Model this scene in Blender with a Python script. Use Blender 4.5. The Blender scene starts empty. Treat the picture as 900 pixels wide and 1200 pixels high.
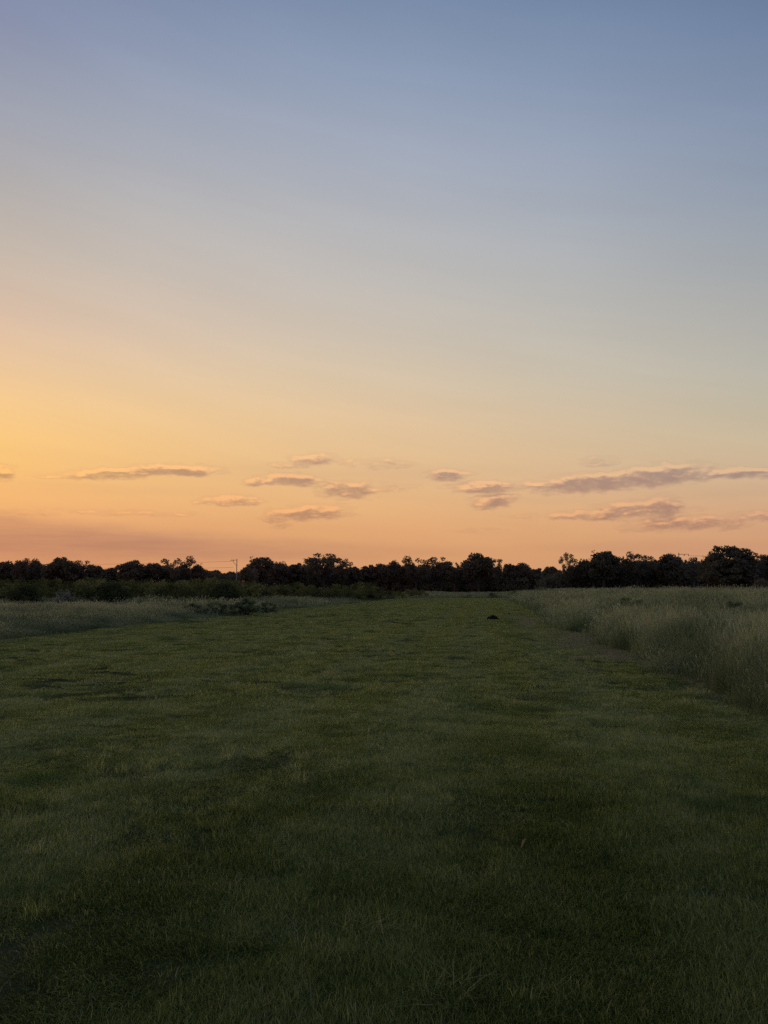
import bpy, math, random
import numpy as np
from mathutils import Vector, Matrix

scene = bpy.context.scene
COL = scene.collection
R = math.radians

# ------------------------------------------------------------------ camera
EYE = 1.6
cam_data = bpy.data.cameras.new("camera")
cam_data.sensor_fit = 'VERTICAL'
cam_data.sensor_height = 34.6
cam_data.lens = 26.0
cam_data.clip_start = 0.05
cam_data.clip_end = 20000.0
cam = bpy.data.objects.new("camera", cam_data)
cam.location = (0, 0, EYE)
cam.rotation_euler = (R(90 + 5.7), 0, 0)
COL.objects.link(cam)
scene.camera = cam

# ------------------------------------------------------------------ exposure / render
scene.view_settings.view_transform = 'Standard'
scene.view_settings.look = 'None'
scene.view_settings.exposure = 0.0
scene.view_settings.gamma = 1.0
scene.view_settings.use_curve_mapping = False
cy = scene.cycles
cy.use_adaptive_sampling = True
cy.adaptive_threshold = 0.005
cy.adaptive_min_samples = 64
cy.use_denoising = False
cy.denoiser = 'OPENIMAGEDENOISE'
cy.denoising_input_passes = 'RGB_ALBEDO_NORMAL'
cy.denoising_prefilter = 'ACCURATE'
cy.sample_clamp_direct = 6.0
cy.sample_clamp_indirect = 3.0
cy.max_bounces = 5
cy.diffuse_bounces = 3
cy.glossy_bounces = 1
cy.transmission_bounces = 3
cy.transparent_max_bounces = 4
cy.volume_bounces = 0
cy.caustics_reflective = False
cy.caustics_refractive = False

# ------------------------------------------------------------------ dusk sky (world)
SUN_AZ, SUN_EL = -42.0, 1.2
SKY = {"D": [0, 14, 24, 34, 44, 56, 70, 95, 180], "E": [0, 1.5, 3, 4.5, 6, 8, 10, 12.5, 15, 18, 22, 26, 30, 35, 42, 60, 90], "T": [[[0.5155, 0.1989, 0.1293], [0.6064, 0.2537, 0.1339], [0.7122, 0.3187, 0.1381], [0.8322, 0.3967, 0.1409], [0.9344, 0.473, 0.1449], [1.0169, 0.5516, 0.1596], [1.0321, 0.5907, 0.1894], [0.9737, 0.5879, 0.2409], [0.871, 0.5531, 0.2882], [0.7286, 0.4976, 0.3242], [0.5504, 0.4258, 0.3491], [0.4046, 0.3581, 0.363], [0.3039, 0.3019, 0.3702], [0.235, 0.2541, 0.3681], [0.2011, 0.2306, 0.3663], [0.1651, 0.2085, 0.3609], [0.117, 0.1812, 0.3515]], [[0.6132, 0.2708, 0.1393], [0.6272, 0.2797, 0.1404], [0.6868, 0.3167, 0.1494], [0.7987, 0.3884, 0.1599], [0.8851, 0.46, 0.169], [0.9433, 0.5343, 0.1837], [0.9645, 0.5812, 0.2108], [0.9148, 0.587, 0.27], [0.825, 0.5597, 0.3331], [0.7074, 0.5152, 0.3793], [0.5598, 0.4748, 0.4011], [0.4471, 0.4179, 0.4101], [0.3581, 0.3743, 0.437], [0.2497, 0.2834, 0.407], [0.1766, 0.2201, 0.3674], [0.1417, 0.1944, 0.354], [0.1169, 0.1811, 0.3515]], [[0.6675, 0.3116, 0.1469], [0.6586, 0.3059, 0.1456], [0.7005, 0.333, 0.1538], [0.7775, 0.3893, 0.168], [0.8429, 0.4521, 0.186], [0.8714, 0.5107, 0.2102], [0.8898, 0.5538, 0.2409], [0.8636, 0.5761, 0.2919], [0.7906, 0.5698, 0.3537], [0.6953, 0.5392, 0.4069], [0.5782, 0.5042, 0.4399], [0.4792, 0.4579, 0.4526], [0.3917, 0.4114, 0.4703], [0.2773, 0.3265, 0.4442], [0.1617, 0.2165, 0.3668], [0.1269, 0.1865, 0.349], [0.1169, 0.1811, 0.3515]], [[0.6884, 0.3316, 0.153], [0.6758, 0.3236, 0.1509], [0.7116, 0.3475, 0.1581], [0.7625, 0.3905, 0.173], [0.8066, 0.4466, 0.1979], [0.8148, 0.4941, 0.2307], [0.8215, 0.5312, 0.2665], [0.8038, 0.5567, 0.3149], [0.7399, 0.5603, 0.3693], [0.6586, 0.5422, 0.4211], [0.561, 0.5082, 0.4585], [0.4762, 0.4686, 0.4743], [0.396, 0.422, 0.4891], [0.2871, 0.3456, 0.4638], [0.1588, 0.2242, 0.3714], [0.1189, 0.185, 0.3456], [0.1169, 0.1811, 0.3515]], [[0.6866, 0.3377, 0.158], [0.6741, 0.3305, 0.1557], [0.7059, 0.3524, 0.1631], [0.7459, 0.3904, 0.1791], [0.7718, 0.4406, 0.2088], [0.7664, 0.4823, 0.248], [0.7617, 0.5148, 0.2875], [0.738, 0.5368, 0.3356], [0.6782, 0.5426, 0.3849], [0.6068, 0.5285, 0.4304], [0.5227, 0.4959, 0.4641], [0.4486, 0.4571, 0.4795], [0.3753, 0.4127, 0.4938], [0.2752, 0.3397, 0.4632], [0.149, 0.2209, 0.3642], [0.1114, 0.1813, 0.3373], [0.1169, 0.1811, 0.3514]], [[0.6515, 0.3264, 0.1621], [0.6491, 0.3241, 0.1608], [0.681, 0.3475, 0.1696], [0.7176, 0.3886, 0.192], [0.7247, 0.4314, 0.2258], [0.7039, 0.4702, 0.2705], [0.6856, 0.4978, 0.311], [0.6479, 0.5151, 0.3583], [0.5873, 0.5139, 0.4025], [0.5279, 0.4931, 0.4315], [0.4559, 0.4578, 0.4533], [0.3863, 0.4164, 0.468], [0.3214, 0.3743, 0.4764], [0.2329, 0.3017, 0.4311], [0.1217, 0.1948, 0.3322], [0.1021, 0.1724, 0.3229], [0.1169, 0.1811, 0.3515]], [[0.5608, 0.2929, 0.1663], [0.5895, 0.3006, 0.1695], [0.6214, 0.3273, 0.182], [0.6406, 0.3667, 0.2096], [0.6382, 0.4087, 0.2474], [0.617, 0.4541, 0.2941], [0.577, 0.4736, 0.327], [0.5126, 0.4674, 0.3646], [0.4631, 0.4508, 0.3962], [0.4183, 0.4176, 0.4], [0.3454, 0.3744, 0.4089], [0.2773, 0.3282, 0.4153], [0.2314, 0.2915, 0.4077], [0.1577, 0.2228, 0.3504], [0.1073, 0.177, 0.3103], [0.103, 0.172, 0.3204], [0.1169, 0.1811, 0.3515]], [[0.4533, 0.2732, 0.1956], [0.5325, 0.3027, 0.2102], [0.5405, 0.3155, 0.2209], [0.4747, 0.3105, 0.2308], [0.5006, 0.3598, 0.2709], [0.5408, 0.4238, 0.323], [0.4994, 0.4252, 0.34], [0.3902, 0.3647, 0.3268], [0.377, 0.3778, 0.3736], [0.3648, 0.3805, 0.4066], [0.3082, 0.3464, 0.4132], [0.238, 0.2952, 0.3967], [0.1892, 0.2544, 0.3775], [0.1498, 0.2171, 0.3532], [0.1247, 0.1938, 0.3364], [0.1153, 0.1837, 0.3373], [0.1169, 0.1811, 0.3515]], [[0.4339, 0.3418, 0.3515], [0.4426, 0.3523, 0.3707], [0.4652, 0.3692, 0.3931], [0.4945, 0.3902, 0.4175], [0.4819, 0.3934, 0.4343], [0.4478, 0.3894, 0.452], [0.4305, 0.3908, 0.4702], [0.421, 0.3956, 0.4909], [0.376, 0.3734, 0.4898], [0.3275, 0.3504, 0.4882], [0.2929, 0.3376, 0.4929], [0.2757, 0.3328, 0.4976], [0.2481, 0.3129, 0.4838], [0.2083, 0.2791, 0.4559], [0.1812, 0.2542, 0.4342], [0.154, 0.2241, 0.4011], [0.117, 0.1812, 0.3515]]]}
# clouds low over the horizon: azimuth, elevation, half width, half height (degrees), tilt, strength
CLOUDS = [
    (-18.00, 8.26, 4.06, 0.37, 0.020, 0.90),
    (-15.35, 8.50, 3.32, 0.51, 0.020, 1.00),
    (-20.00, 7.99, 3.83, 0.37, 0.040, 0.75),
    (-23.05, 7.65, 1.88, 0.24, 0.000, 0.50),
    (-26.60, 7.72, 0.94, 0.55, 0.000, 0.90),
    (-5.26, 9.53, 1.97, 0.52, 0.030, 0.75),
    (-7.03, 9.12, 1.88, 0.26, 0.000, 0.55),
    (-3.21, 9.43, 1.32, 0.26, 0.000, 0.40),
    (-6.89, 8.06, 2.46, 0.52, -0.020, 1.00),
    (-9.03, 7.89, 1.57, 0.35, 0.050, 0.80),
    (-4.99, 7.96, 1.45, 0.26, 0.000, 0.50),
    (0.00, 9.32, 2.64, 0.44, 0.000, 0.42),
    (-11.24, 6.40, 2.26, 0.43, 0.000, 0.80),
    (-13.31, 6.17, 1.11, 0.26, 0.000, 0.50),
    (-2.56, 7.34, 2.48, 0.79, 0.020, 0.85),
    (-0.32, 7.54, 1.46, 0.44, 0.000, 0.50),
    (-5.60, 5.61, 3.19, 0.65, 0.040, 0.85),
    (-8.11, 5.27, 1.29, 0.43, 0.000, 0.60),
    (4.80, 8.40, 1.74, 0.48, 0.000, 0.85),
    (7.52, 7.48, 2.43, 0.52, 0.000, 1.00),
    (8.13, 6.46, 1.85, 0.61, 0.050, 0.90),
    (5.62, 7.51, 1.59, 0.26, 0.000, 0.55),
    (15.15, 7.65, 4.52, 0.76, 0.030, 1.00),
    (12.00, 7.50, 3.04, 0.43, 0.000, 0.75),
    (17.40, 7.81, 3.90, 0.67, 0.020, 0.90),
    (19.72, 7.94, 4.04, 0.78, 0.020, 1.00),
    (21.42, 8.39, 2.25, 0.49, 0.000, 0.70),
    (24.94, 7.88, 3.22, 0.40, -0.010, 0.95),
    (26.49, 7.61, 1.73, 0.31, 0.000, 0.70),
    (15.79, 9.09, 1.48, 0.42, 0.000, 0.50),
    (16.45, 5.35, 5.45, 0.42, 0.020, 0.80),
    (17.92, 5.61, 3.11, 0.71, 0.030, 0.85),
    (19.98, 5.72, 1.28, 0.91, 0.000, 0.95),
    (21.28, 4.54, 4.04, 0.61, 0.030, 0.75),
    (23.99, 4.34, 1.91, 0.40, 0.000, 0.60),
    (26.00, 4.78, 1.62, 0.47, 0.000, 0.55),
    (-7.60, 4.58, 1.00, 0.26, 0.000, 0.50),
    (1.28, 7.48, 1.46, 0.35, 0.000, 0.35),
    (-18.49, 5.35, 5.73, 0.25, -0.010, 0.45),
    (-25.08, 5.11, 2.43, 0.24, 0.000, 0.40),
    (10.76, 7.29, 1.68, 0.30, 0.000, 0.45),
    (11.95, 5.27, 3.43, 0.26, 0.000, 0.40),
    (6.97, 4.27, 2.42, 0.26, 0.000, 0.30),
]
# broad smooth banks near the horizon
BANKS = [
    (-23.42, 3.37, 15.34, 1.21, -0.030, 0.85),
    (-16.09, 2.91, 16.95, 0.84, -0.010, 0.65),
    (-27.60, 4.04, 7.91, 1.01, -0.050, 0.75),
    (-5.07, 2.77, 12.97, 0.52, 0.000, 0.30),
    (19.55, 2.92, 9.03, 0.49, 0.000, 0.20),
    (-1.92, 8.49, 14.43, 0.79, 0.000, 0.16),
    (-21.92, 6.94, 9.30, 0.49, 0.000, 0.12),
    (19.10, 6.59, 11.90, 0.58, 0.000, 0.14),
]

world = bpy.data.worlds.new("World")
scene.world = world
world.use_nodes = True
nt = world.node_tree
nt.nodes.clear()


class N:
    """small helper to wire shader nodes"""
    def __init__(self, tree):
        self.t = tree

    def new(self, kind, **props):
        n = self.t.nodes.new(kind)
        for k, v in props.items():
            setattr(n, k, v)
        return n

    def put(self, sock, v):
        if isinstance(v, bpy.types.NodeSocket):
            self.t.links.new(v, sock)
        else:
            sock.default_value = v

    def math(self, op, a, b=None, c=None, clamp=False):
        n = self.new('ShaderNodeMath', operation=op, use_clamp=clamp)
        for i, v in enumerate((a, b, c)):
            if v is not None:
                self.put(n.inputs[i], v)
        return n.outputs[0]

    def vmath(self, op, a, b=None, out=0):
        n = self.new('ShaderNodeVectorMath', operation=op)
        self.put(n.inputs[0], a)
        if b is not None:
            self.put(n.inputs[1], b)
        return n.outputs[out]

    def maprange(self, v, a, b, c=0.0, d=1.0, smooth=True):
        n = self.new('ShaderNodeMapRange', interpolation_type='SMOOTHSTEP' if smooth else 'LINEAR')
        n.clamp = True
        for s, x in zip(n.inputs[:5], (v, a, b, c, d)):
            self.put(s, x)
        return n.outputs[0]

    def mix(self, f, a, b, blend='MIX'):
        n = self.new('ShaderNodeMix', data_type='RGBA', blend_type=blend)
        self.put(n.inputs[0], f)
        self.put(n.inputs[6], a)
        self.put(n.inputs[7], b)
        return n.outputs[2]

    def noise(self, vec, scale, detail=3.0, rough=0.5, out=0):
        n = self.new('ShaderNodeTexNoise')
        if vec is not None:
            self.put(n.inputs['Vector'], vec)
        n.inputs['Scale'].default_value = scale
        n.inputs['Detail'].default_value = detail
        n.inputs['Roughness'].default_value = rough
        return n.outputs[out]


def rgba(c):
    return (c[0], c[1], c[2], 1.0)


w = N(nt)
geo = w.new('ShaderNodeTexCoord')
sep = w.new('ShaderNodeSeparateXYZ')
nt.links.new(geo.outputs['Generated'], sep.inputs[0])
sx, sy, sz = sep.outputs
el = w.math('MULTIPLY', w.math('ARCSINE', sz), 180 / math.pi)
az = w.math('MULTIPLY', w.math('ARCTAN2', sx, sy), 180 / math.pi)
dist = w.math('ABSOLUTE', w.math('SUBTRACT', az, SUN_AZ))
dist = w.math('MINIMUM', dist, w.math('SUBTRACT', 360.0, dist))
sky_col = None
el01 = w.math('DIVIDE', el, 90.0, clamp=True)
for i, d in enumerate(SKY['D']):
    ramp = w.new('ShaderNodeValToRGB')
    cr = ramp.color_ramp
    cr.interpolation = 'LINEAR'
    stops = [(e / 90.0, c) for e, c in zip(SKY['E'], SKY['T'][i])]
    cr.elements[0].position = stops[0][0]
    cr.elements[0].color = rgba(stops[0][1])
    cr.elements[1].position = stops[-1][0]
    cr.elements[1].color = rgba(stops[-1][1])
    for p, c in stops[1:-1]:
        e_ = cr.elements.new(p)
        e_.color = rgba(c)
    nt.links.new(el01, ramp.inputs[0])
    if sky_col is None:
        sky_col = ramp.outputs[0]
    else:
        f = w.maprange(dist, SKY['D'][i - 1], d, smooth=False)
        sky_col = w.mix(f, sky_col, ramp.outputs[0])

# faint high veils, drawn out along the sky
veil_vec = w.new('ShaderNodeCombineXYZ')
w.put(veil_vec.inputs[0], w.math('MULTIPLY', az, 0.035))
w.put(veil_vec.inputs[1], w.math('ADD', w.math('MULTIPLY', el, 0.30), w.math('MULTIPLY', az, 0.05)))
veil = w.noise(veil_vec.outputs[0], 1.0, 4.0, 0.55)
veil = w.maprange(veil, 0.3, 0.75, 0.980, 1.022)
veil_c = w.new('ShaderNodeCombineXYZ')
for s in veil_c.inputs:
    w.put(s, veil)
sky_col = w.mix(1.0, sky_col, veil_c.outputs[0], 'MULTIPLY')

# low cumulus
p_raw = w.new('ShaderNodeCombineXYZ')
w.put(p_raw.inputs[0], az)
w.put(p_raw.inputs[1], el)
warp_in = w.vmath('MULTIPLY', p_raw.outputs[0], (0.6, 1.5, 1.0))
warp1 = w.noise(warp_in, 0.9, 3.0, 0.55, out=1)
warp1 = w.vmath('MULTIPLY', w.vmath('SUBTRACT', warp1, (0.5, 0.5, 0.5)), (2.2, 0.7, 0.0))
p_w = w.vmath('ADD', p_raw.outputs[0], warp1)
puff_in = w.vmath('MULTIPLY', p_raw.outputs[0], (0.60, 1.7, 1.0))
puff = w.noise(puff_in, 1.5, 5.0, 0.58)
puff_up = w.noise(w.vmath('ADD', puff_in, (-0.10, 0.45, 0.0)), 1.5, 5.0, 0.58)


def cloud_density(pos, CLOUDS=CLOUDS):
    total = None
    for (a0, e0, wd, hd, tilt, k) in CLOUDS:
        q = w.vmath('SUBTRACT', pos, (a0, e0, 0.0))
        if tilt:
            # shear elevation along azimuth
            s_ = w.new('ShaderNodeSeparateXYZ')
            nt.links.new(q, s_.inputs[0])
            c_ = w.new('ShaderNodeCombineXYZ')
            nt.links.new(s_.outputs[0], c_.inputs[0])
            w.put(c_.inputs[1], w.math('SUBTRACT', s_.outputs[1], w.math('MULTIPLY', s_.outputs[0], tilt)))
            q = c_.outputs[0]
        q = w.vmath('MULTIPLY', q, (1.0 / wd, 1.0 / hd, 0.0))
        ln = w.vmath('LENGTH', q, out=1)
        m = w.maprange(ln, 1.45, 0.35, 0.0, k)
        total = m if total is None else w.math('MAXIMUM', total, m)
    return total


def eroded(cd_, n_):
    return w.math('MULTIPLY', w.maprange(w.math('ADD', cd_, w.math('MULTIPLY', w.math('SUBTRACT', n_, 0.5), 1.5)), 0.02, 1.08), w.maprange(cd_, 0.0, 0.22))


cd = cloud_density(p_w)
cd_up = cloud_density(w.vmath('ADD', p_w, (-0.10, 0.30, 0.0)))
dens = eroded(cd, puff)
dens_up = eroded(cd_up, puff_up)
rim = w.math('MULTIPLY', w.math('SUBTRACT', dens, dens_up, clamp=True), 1.7, clamp=True)
dens = w.math('MULTIPLY', dens, 0.9)
bank = w.math('MULTIPLY', cloud_density(w.vmath('ADD', p_raw.outputs[0], w.vmath('MULTIPLY', warp1, (1.0, 0.7, 0.0))), BANKS),
              w.maprange(w.noise(w.vmath('MULTIPLY', p_raw.outputs[0], (0.10, 1.1, 1.0)), 1.0, 4.0, 0.55), 0.3, 0.7, 0.55, 1.1))
sky_col = w.mix(bank, sky_col, w.mix(1.0, sky_col, (0.69, 0.67, 0.90, 1), 'MULTIPLY'))
body = w.mix(rim, w.mix(1.0, sky_col, (0.56, 0.53, 0.73, 1), 'MULTIPLY'), w.mix(1.0, sky_col, (1.22, 1.07, 1.0, 1), 'MULTIPLY'))
sky_col = w.mix(dens, sky_col, body)

# glow round the setting sun, added out of the frame to brighten the grass
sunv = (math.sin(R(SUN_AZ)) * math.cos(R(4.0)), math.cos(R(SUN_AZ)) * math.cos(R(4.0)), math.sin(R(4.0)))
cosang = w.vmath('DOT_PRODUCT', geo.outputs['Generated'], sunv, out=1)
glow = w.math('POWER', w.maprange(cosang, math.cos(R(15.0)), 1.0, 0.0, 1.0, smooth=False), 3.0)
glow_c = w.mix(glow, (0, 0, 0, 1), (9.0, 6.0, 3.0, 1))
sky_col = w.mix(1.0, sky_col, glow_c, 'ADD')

# physical sky of the low sun, a small share of the light
nish = w.new('ShaderNodeTexSky', sky_type='NISHITA')
nish.sun_disc = False
nish.sun_elevation = R(SUN_EL)
nish.sun_rotation = R(SUN_AZ)
nish.air_density = 1.0
nish.dust_density = 2.0
bg1 = w.new('ShaderNodeBackground')
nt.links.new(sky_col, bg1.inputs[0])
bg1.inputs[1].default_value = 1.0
bg2 = w.new('ShaderNodeBackground')
nt.links.new(nish.outputs[0], bg2.inputs[0])
bg2.inputs[1].default_value = 0.004
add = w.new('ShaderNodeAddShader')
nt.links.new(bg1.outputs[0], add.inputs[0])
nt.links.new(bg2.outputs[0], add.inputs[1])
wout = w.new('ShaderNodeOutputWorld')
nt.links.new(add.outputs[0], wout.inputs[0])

# ------------------------------------------------------------------ sun, already behind the wood
sun_data = bpy.data.lights.new("sun", 'SUN')
sun_data.energy = 0.25
sun_data.angle = R(3.0)
sun_data.color = (1.0, 0.55, 0.25)
sun = bpy.data.objects.new("sun", sun_data)
sd = Vector((math.sin(R(SUN_AZ)) * math.cos(R(SUN_EL)), math.cos(R(SUN_AZ)) * math.cos(R(SUN_EL)), math.sin(R(SUN_EL))))
sun.rotation_euler = (-sd).to_track_quat('-Z', 'Y').to_euler()
sun.location = (0, 0, 60)
COL.objects.link(sun)


# ------------------------------------------------------------------ helpers
def vnoise(x, y, seed=0):
    """2-D value noise, numpy"""
    x = np.asarray(x, float)
    y = np.asarray(y, float)
    xi, yi = np.floor(x).astype(np.int64), np.floor(y).astype(np.int64)
    xf, yf = x - xi, y - yi

    def h(a, b):
        n = (a * 374761393 + b * 668265263 + seed * 2147483647) & 0xFFFFFFFF
        n = ((n ^ (n >> 13)) * 1274126177) & 0xFFFFFFFF
        return ((n ^ (n >> 16)) & 0xFFFF) / 65535.0
    u, v = xf * xf * (3 - 2 * xf), yf * yf * (3 - 2 * yf)
    return (h(xi, yi) * (1 - u) + h(xi + 1, yi) * u) * (1 - v) + (h(xi, yi + 1) * (1 - u) + h(xi + 1, yi + 1) * u) * v


def fbm(x, y, seed=0, oct_=3):
    s, a, t = 0.0, 1.0, 0.0
    for o in range(oct_):
        s = s + a * vnoise(np.asarray(x) * 2 ** o, np.asarray(y) * 2 ** o, seed + o * 17)
        t += a
        a *= 0.5
    return s / t


STRIP = 0.1386          # the mown strip runs a little to the right of straight ahead


def off(x, y):          # distance across the strip
    return x - STRIP * y


def edge_r(x, y):
    return 3.2 + 1.3 * (fbm(np.asarray(y) * 0.20, np.asarray(y) * 0.0 + 3.3, 5) - 0.5) + 0.6 * (vnoise(np.asarray(y) * 0.9, 0.5, 8) - 0.5)


def edge_l(x, y):
    return -15.4 + 1.2 * (fbm(np.asarray(y) * 0.12, np.asarray(y) * 0.0 + 7.7, 9) - 0.5) + 0.5 * (vnoise(np.asarray(y) * 0.7, 0.5, 12) - 0.5)


def sstep(a, b, v):
    t = np.clip((np.asarray(v, float) - a) / (b - a), 0, 1)
    return t * t * (3 - 2 * t)


STRIP_END = 132.0


def bare(x, y):
    """worn and straw-littered ground along the edge of the tall meadow"""
    u = off(x, y)
    band = np.exp(-((u - edge_r(x, y) + 0.75) / 0.7) ** 2) * sstep(7.5, 10.5, y) * (1 - sstep(38, 60, y))
    n = fbm(u * 0.7 + 11, y * 0.16, 131, 3)
    spots = sstep(0.70, 0.80, fbm(x * 0.5 + 3, y * 0.5, 137, 3)) * 0.0
    return np.clip(band * sstep(0.36, 0.50, n) + spots, 0, 1)


def ground_z(x, y):
    x = np.asarray(x, float)
    y = np.asarray(y, float)
    u = off(x, y)
    fade = 1.0 - sstep(200, 900, np.hypot(x, y))
    z = 0.10 * (fbm(x * 0.16 + 5, y * 0.16, 31, 2) - 0.5) + 0.035 * (fbm(x * 0.8, y * 0.8 + 9, 37, 2) - 0.5)
    z = z * (1 - sstep(40, 110, y) * 0.6)
    z = z + sstep(3.0, 14.0, u) * (0.30 + 0.35 * sstep(15, 60, y)) * fade
    z = z + (1 - sstep(-21.0, -15.0, u)) * 0.12 * fade
    z = z + 0.35 * (fbm(x * 0.05, y * 0.05 + 2, 41, 2) - 0.5) * sstep(6, 20, np.maximum(u - 3, -15 - u)) * fade
    return z


def mesh_np(name, verts, quads=None, tris=None, tint=None, smooth=False):
    verts = np.asarray(verts, np.float32)
    me = bpy.data.meshes.new(name)
    me.vertices.add(len(verts))
    me.vertices.foreach_set('co', verts.ravel())
    parts, starts, totals, n = [], [], [], 0
    for arr, k in ((quads, 4), (tris, 3)):
        if arr is not None and len(arr):
            arr = np.asarray(arr, np.int32)
            parts.append(arr.ravel())
            starts.append(n + np.arange(len(arr), dtype=np.int32) * k)
            totals.append(np.full(len(arr), k, np.int32))
            n += arr.size
    if n:
        me.loops.add(n)
        me.loops.foreach_set('vertex_index', np.concatenate(parts))
        st = np.concatenate(starts)
        me.polygons.add(len(st))
        me.polygons.foreach_set('loop_start', st)
        me.polygons.foreach_set('loop_total', np.concatenate(totals))
        if smooth:
            me.polygons.foreach_set('use_smooth', np.ones(len(st), bool))
    if tint is not None:
        at = me.attributes.new('tint', 'FLOAT', 'POINT')
        at.data.foreach_set('value', np.asarray(tint, np.float32))
    me.update(calc_edges=True)
    return me


def obj(name, me, mat=None, parent=None):
    o = bpy.data.objects.new(name, me)
    if mat is not None and me is not None and not me.materials:
        me.materials.append(mat)
    COL.objects.link(o)
    if parent is not None:
        o.parent = parent
    return o


def tag(o, label, cat, group=None, kind=None):
    o['label'] = label
    o['category'] = cat
    if group:
        o['group'] = group
    if kind:
        o['kind'] = kind
    return o


def tube(path, radii, sides=7):
    """tapered tube along a polyline -> verts, quads"""
    path = np.asarray(path, float)
    vs, qs = [], []
    n = len(path)
    for i, p in enumerate(path):
        t = path[min(i + 1, n - 1)] - path[max(i - 1, 0)]
        t = t / (np.linalg.norm(t) + 1e-9)
        a = np.cross(t, (0.3, 0.9, 0.1) if abs(t[2]) > 0.8 else (0, 0, 1.0))
        a /= np.linalg.norm(a) + 1e-9
        b = np.cross(t, a)
        for k in range(sides):
            an = 2 * math.pi * k / sides
            vs.append(p + radii[i] * (math.cos(an) * a + math.sin(an) * b))
    for i in range(n - 1):
        for k in range(sides):
            k2 = (k + 1) % sides
            qs.append((i * sides + k, i * sides + k2, (i + 1) * sides + k2, (i + 1) * sides + k))
    vs.append(path[-1])
    c = len(vs) - 1
    tris = [((n - 1) * sides + k, (n - 1) * sides + (k + 1) % sides, c) for k in range(sides)]
    return np.array(vs), np.array(qs), np.array(tris)


def merge(pieces):
    V, Q, T, n = [], [], [], 0
    for v, q, t in pieces:
        V.append(v)
        if q is not None and len(q):
            Q.append(np.asarray(q) + n)
        if t is not None and len(t):
            T.append(np.asarray(t) + n)
        n += len(v)
    return np.concatenate(V), (np.concatenate(Q) if Q else None), (np.concatenate(T) if T else None)


# ------------------------------------------------------------------ materials
def leaf_material(name, stops, patch=None, near_shade=None, transl=0.35, world_var=0.3, var_scale=0.25):
    """foliage: colour from each blade's own tint plus patches over the land"""
    m = bpy.data.materials.new(name)
    m.use_nodes = True
    t = m.node_tree
    t.nodes.clear()
    h = N(t)
    at = h.new('ShaderNodeAttribute', attribute_name='tint')
    g = h.new('ShaderNodeNewGeometry')
    n1 = h.noise(g.outputs['Position'], var_scale, 3.0, 0.6)
    v = h.math('ADD', at.outputs['Fac'], h.math('MULTIPLY', h.math('SUBTRACT', n1, 0.5), world_var * 2), clamp=True)
    ramp = h.new('ShaderNodeValToRGB')
    cr = ramp.color_ramp
    cr.elements[0].position, cr.elements[0].color = stops[0][0], rgba(stops[0][1])
    cr.elements[1].position, cr.elements[1].color = stops[-1][0], rgba(stops[-1][1])
    for p, c in stops[1:-1]:
        cr.elements.new(p).color = rgba(c)
    h.put(ramp.inputs[0], v)
    col = ramp.outputs[0]
    if patch:
        for (scale, lo, hi, c, amt) in patch:
            n2 = h.noise(g.outputs['Position'], scale, 3.0, 0.55)
            f = h.math('MULTIPLY', h.maprange(n2, lo, hi), amt)
            col = h.mix(f, col, rgba(c))
    if near_shade:        # darkens the near lawn by colour: painted shade over lusher green, ragged border
        (cx_, cy_, rad_, c, amt) = near_shade
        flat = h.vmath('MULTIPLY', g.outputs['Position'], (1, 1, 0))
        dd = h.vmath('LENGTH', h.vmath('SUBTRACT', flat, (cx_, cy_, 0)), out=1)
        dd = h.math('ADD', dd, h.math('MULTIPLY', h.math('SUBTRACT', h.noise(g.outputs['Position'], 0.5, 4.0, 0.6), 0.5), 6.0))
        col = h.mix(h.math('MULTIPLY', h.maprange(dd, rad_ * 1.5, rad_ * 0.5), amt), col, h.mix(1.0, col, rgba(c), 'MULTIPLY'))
    d = h.new('ShaderNodeBsdfDiffuse')
    h.put(d.inputs[0], col)
    tr = h.new('ShaderNodeBsdfTranslucent')
    h.put(tr.inputs[0], h.mix(1.0, col, (transl * 0.95, transl, transl * 0.7, 1), 'MULTIPLY'))
    ad = h.new('ShaderNodeAddShader')       # a leaf reflects and also lets light through
    t.links.new(d.outputs[0], ad.inputs[0])
    t.links.new(tr.outputs[0], ad.inputs[1])
    sh = ad.outputs[0]
    o = h.new('ShaderNodeOutputMaterial')
    t.links.new(sh, o.inputs[0])
    return m


def plain_material(name, c1, c2, scale=4.0, rough=0.9, bump=0.0):
    m = bpy.data.materials.new(name)
    m.use_nodes = True
    t = m.node_tree
    t.nodes.clear()
    h = N(t)
    g = h.new('ShaderNodeNewGeometry')
    n1 = h.noise(g.outputs['Position'], scale, 5.0, 0.6)
    col = h.mix(h.maprange(n1, 0.3, 0.7), rgba(c1), rgba(c2))
    p = h.new('ShaderNodeBsdfPrincipled')
    h.put(p.inputs['Base Color'], col)
    p.inputs['Roughness'].default_value = rough
    p.inputs['Specular IOR Level'].default_value = 0.15
    if bump:
        b = h.new('ShaderNodeBump')
        b.inputs['Strength'].default_value = bump
        t.links.new(n1, b.inputs['Height'])
        t.links.new(b.outputs[0], p.inputs['Normal'])
    o = h.new('ShaderNodeOutputMaterial')
    t.links.new(p.outputs[0], o.inputs[0])
    return m


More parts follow.
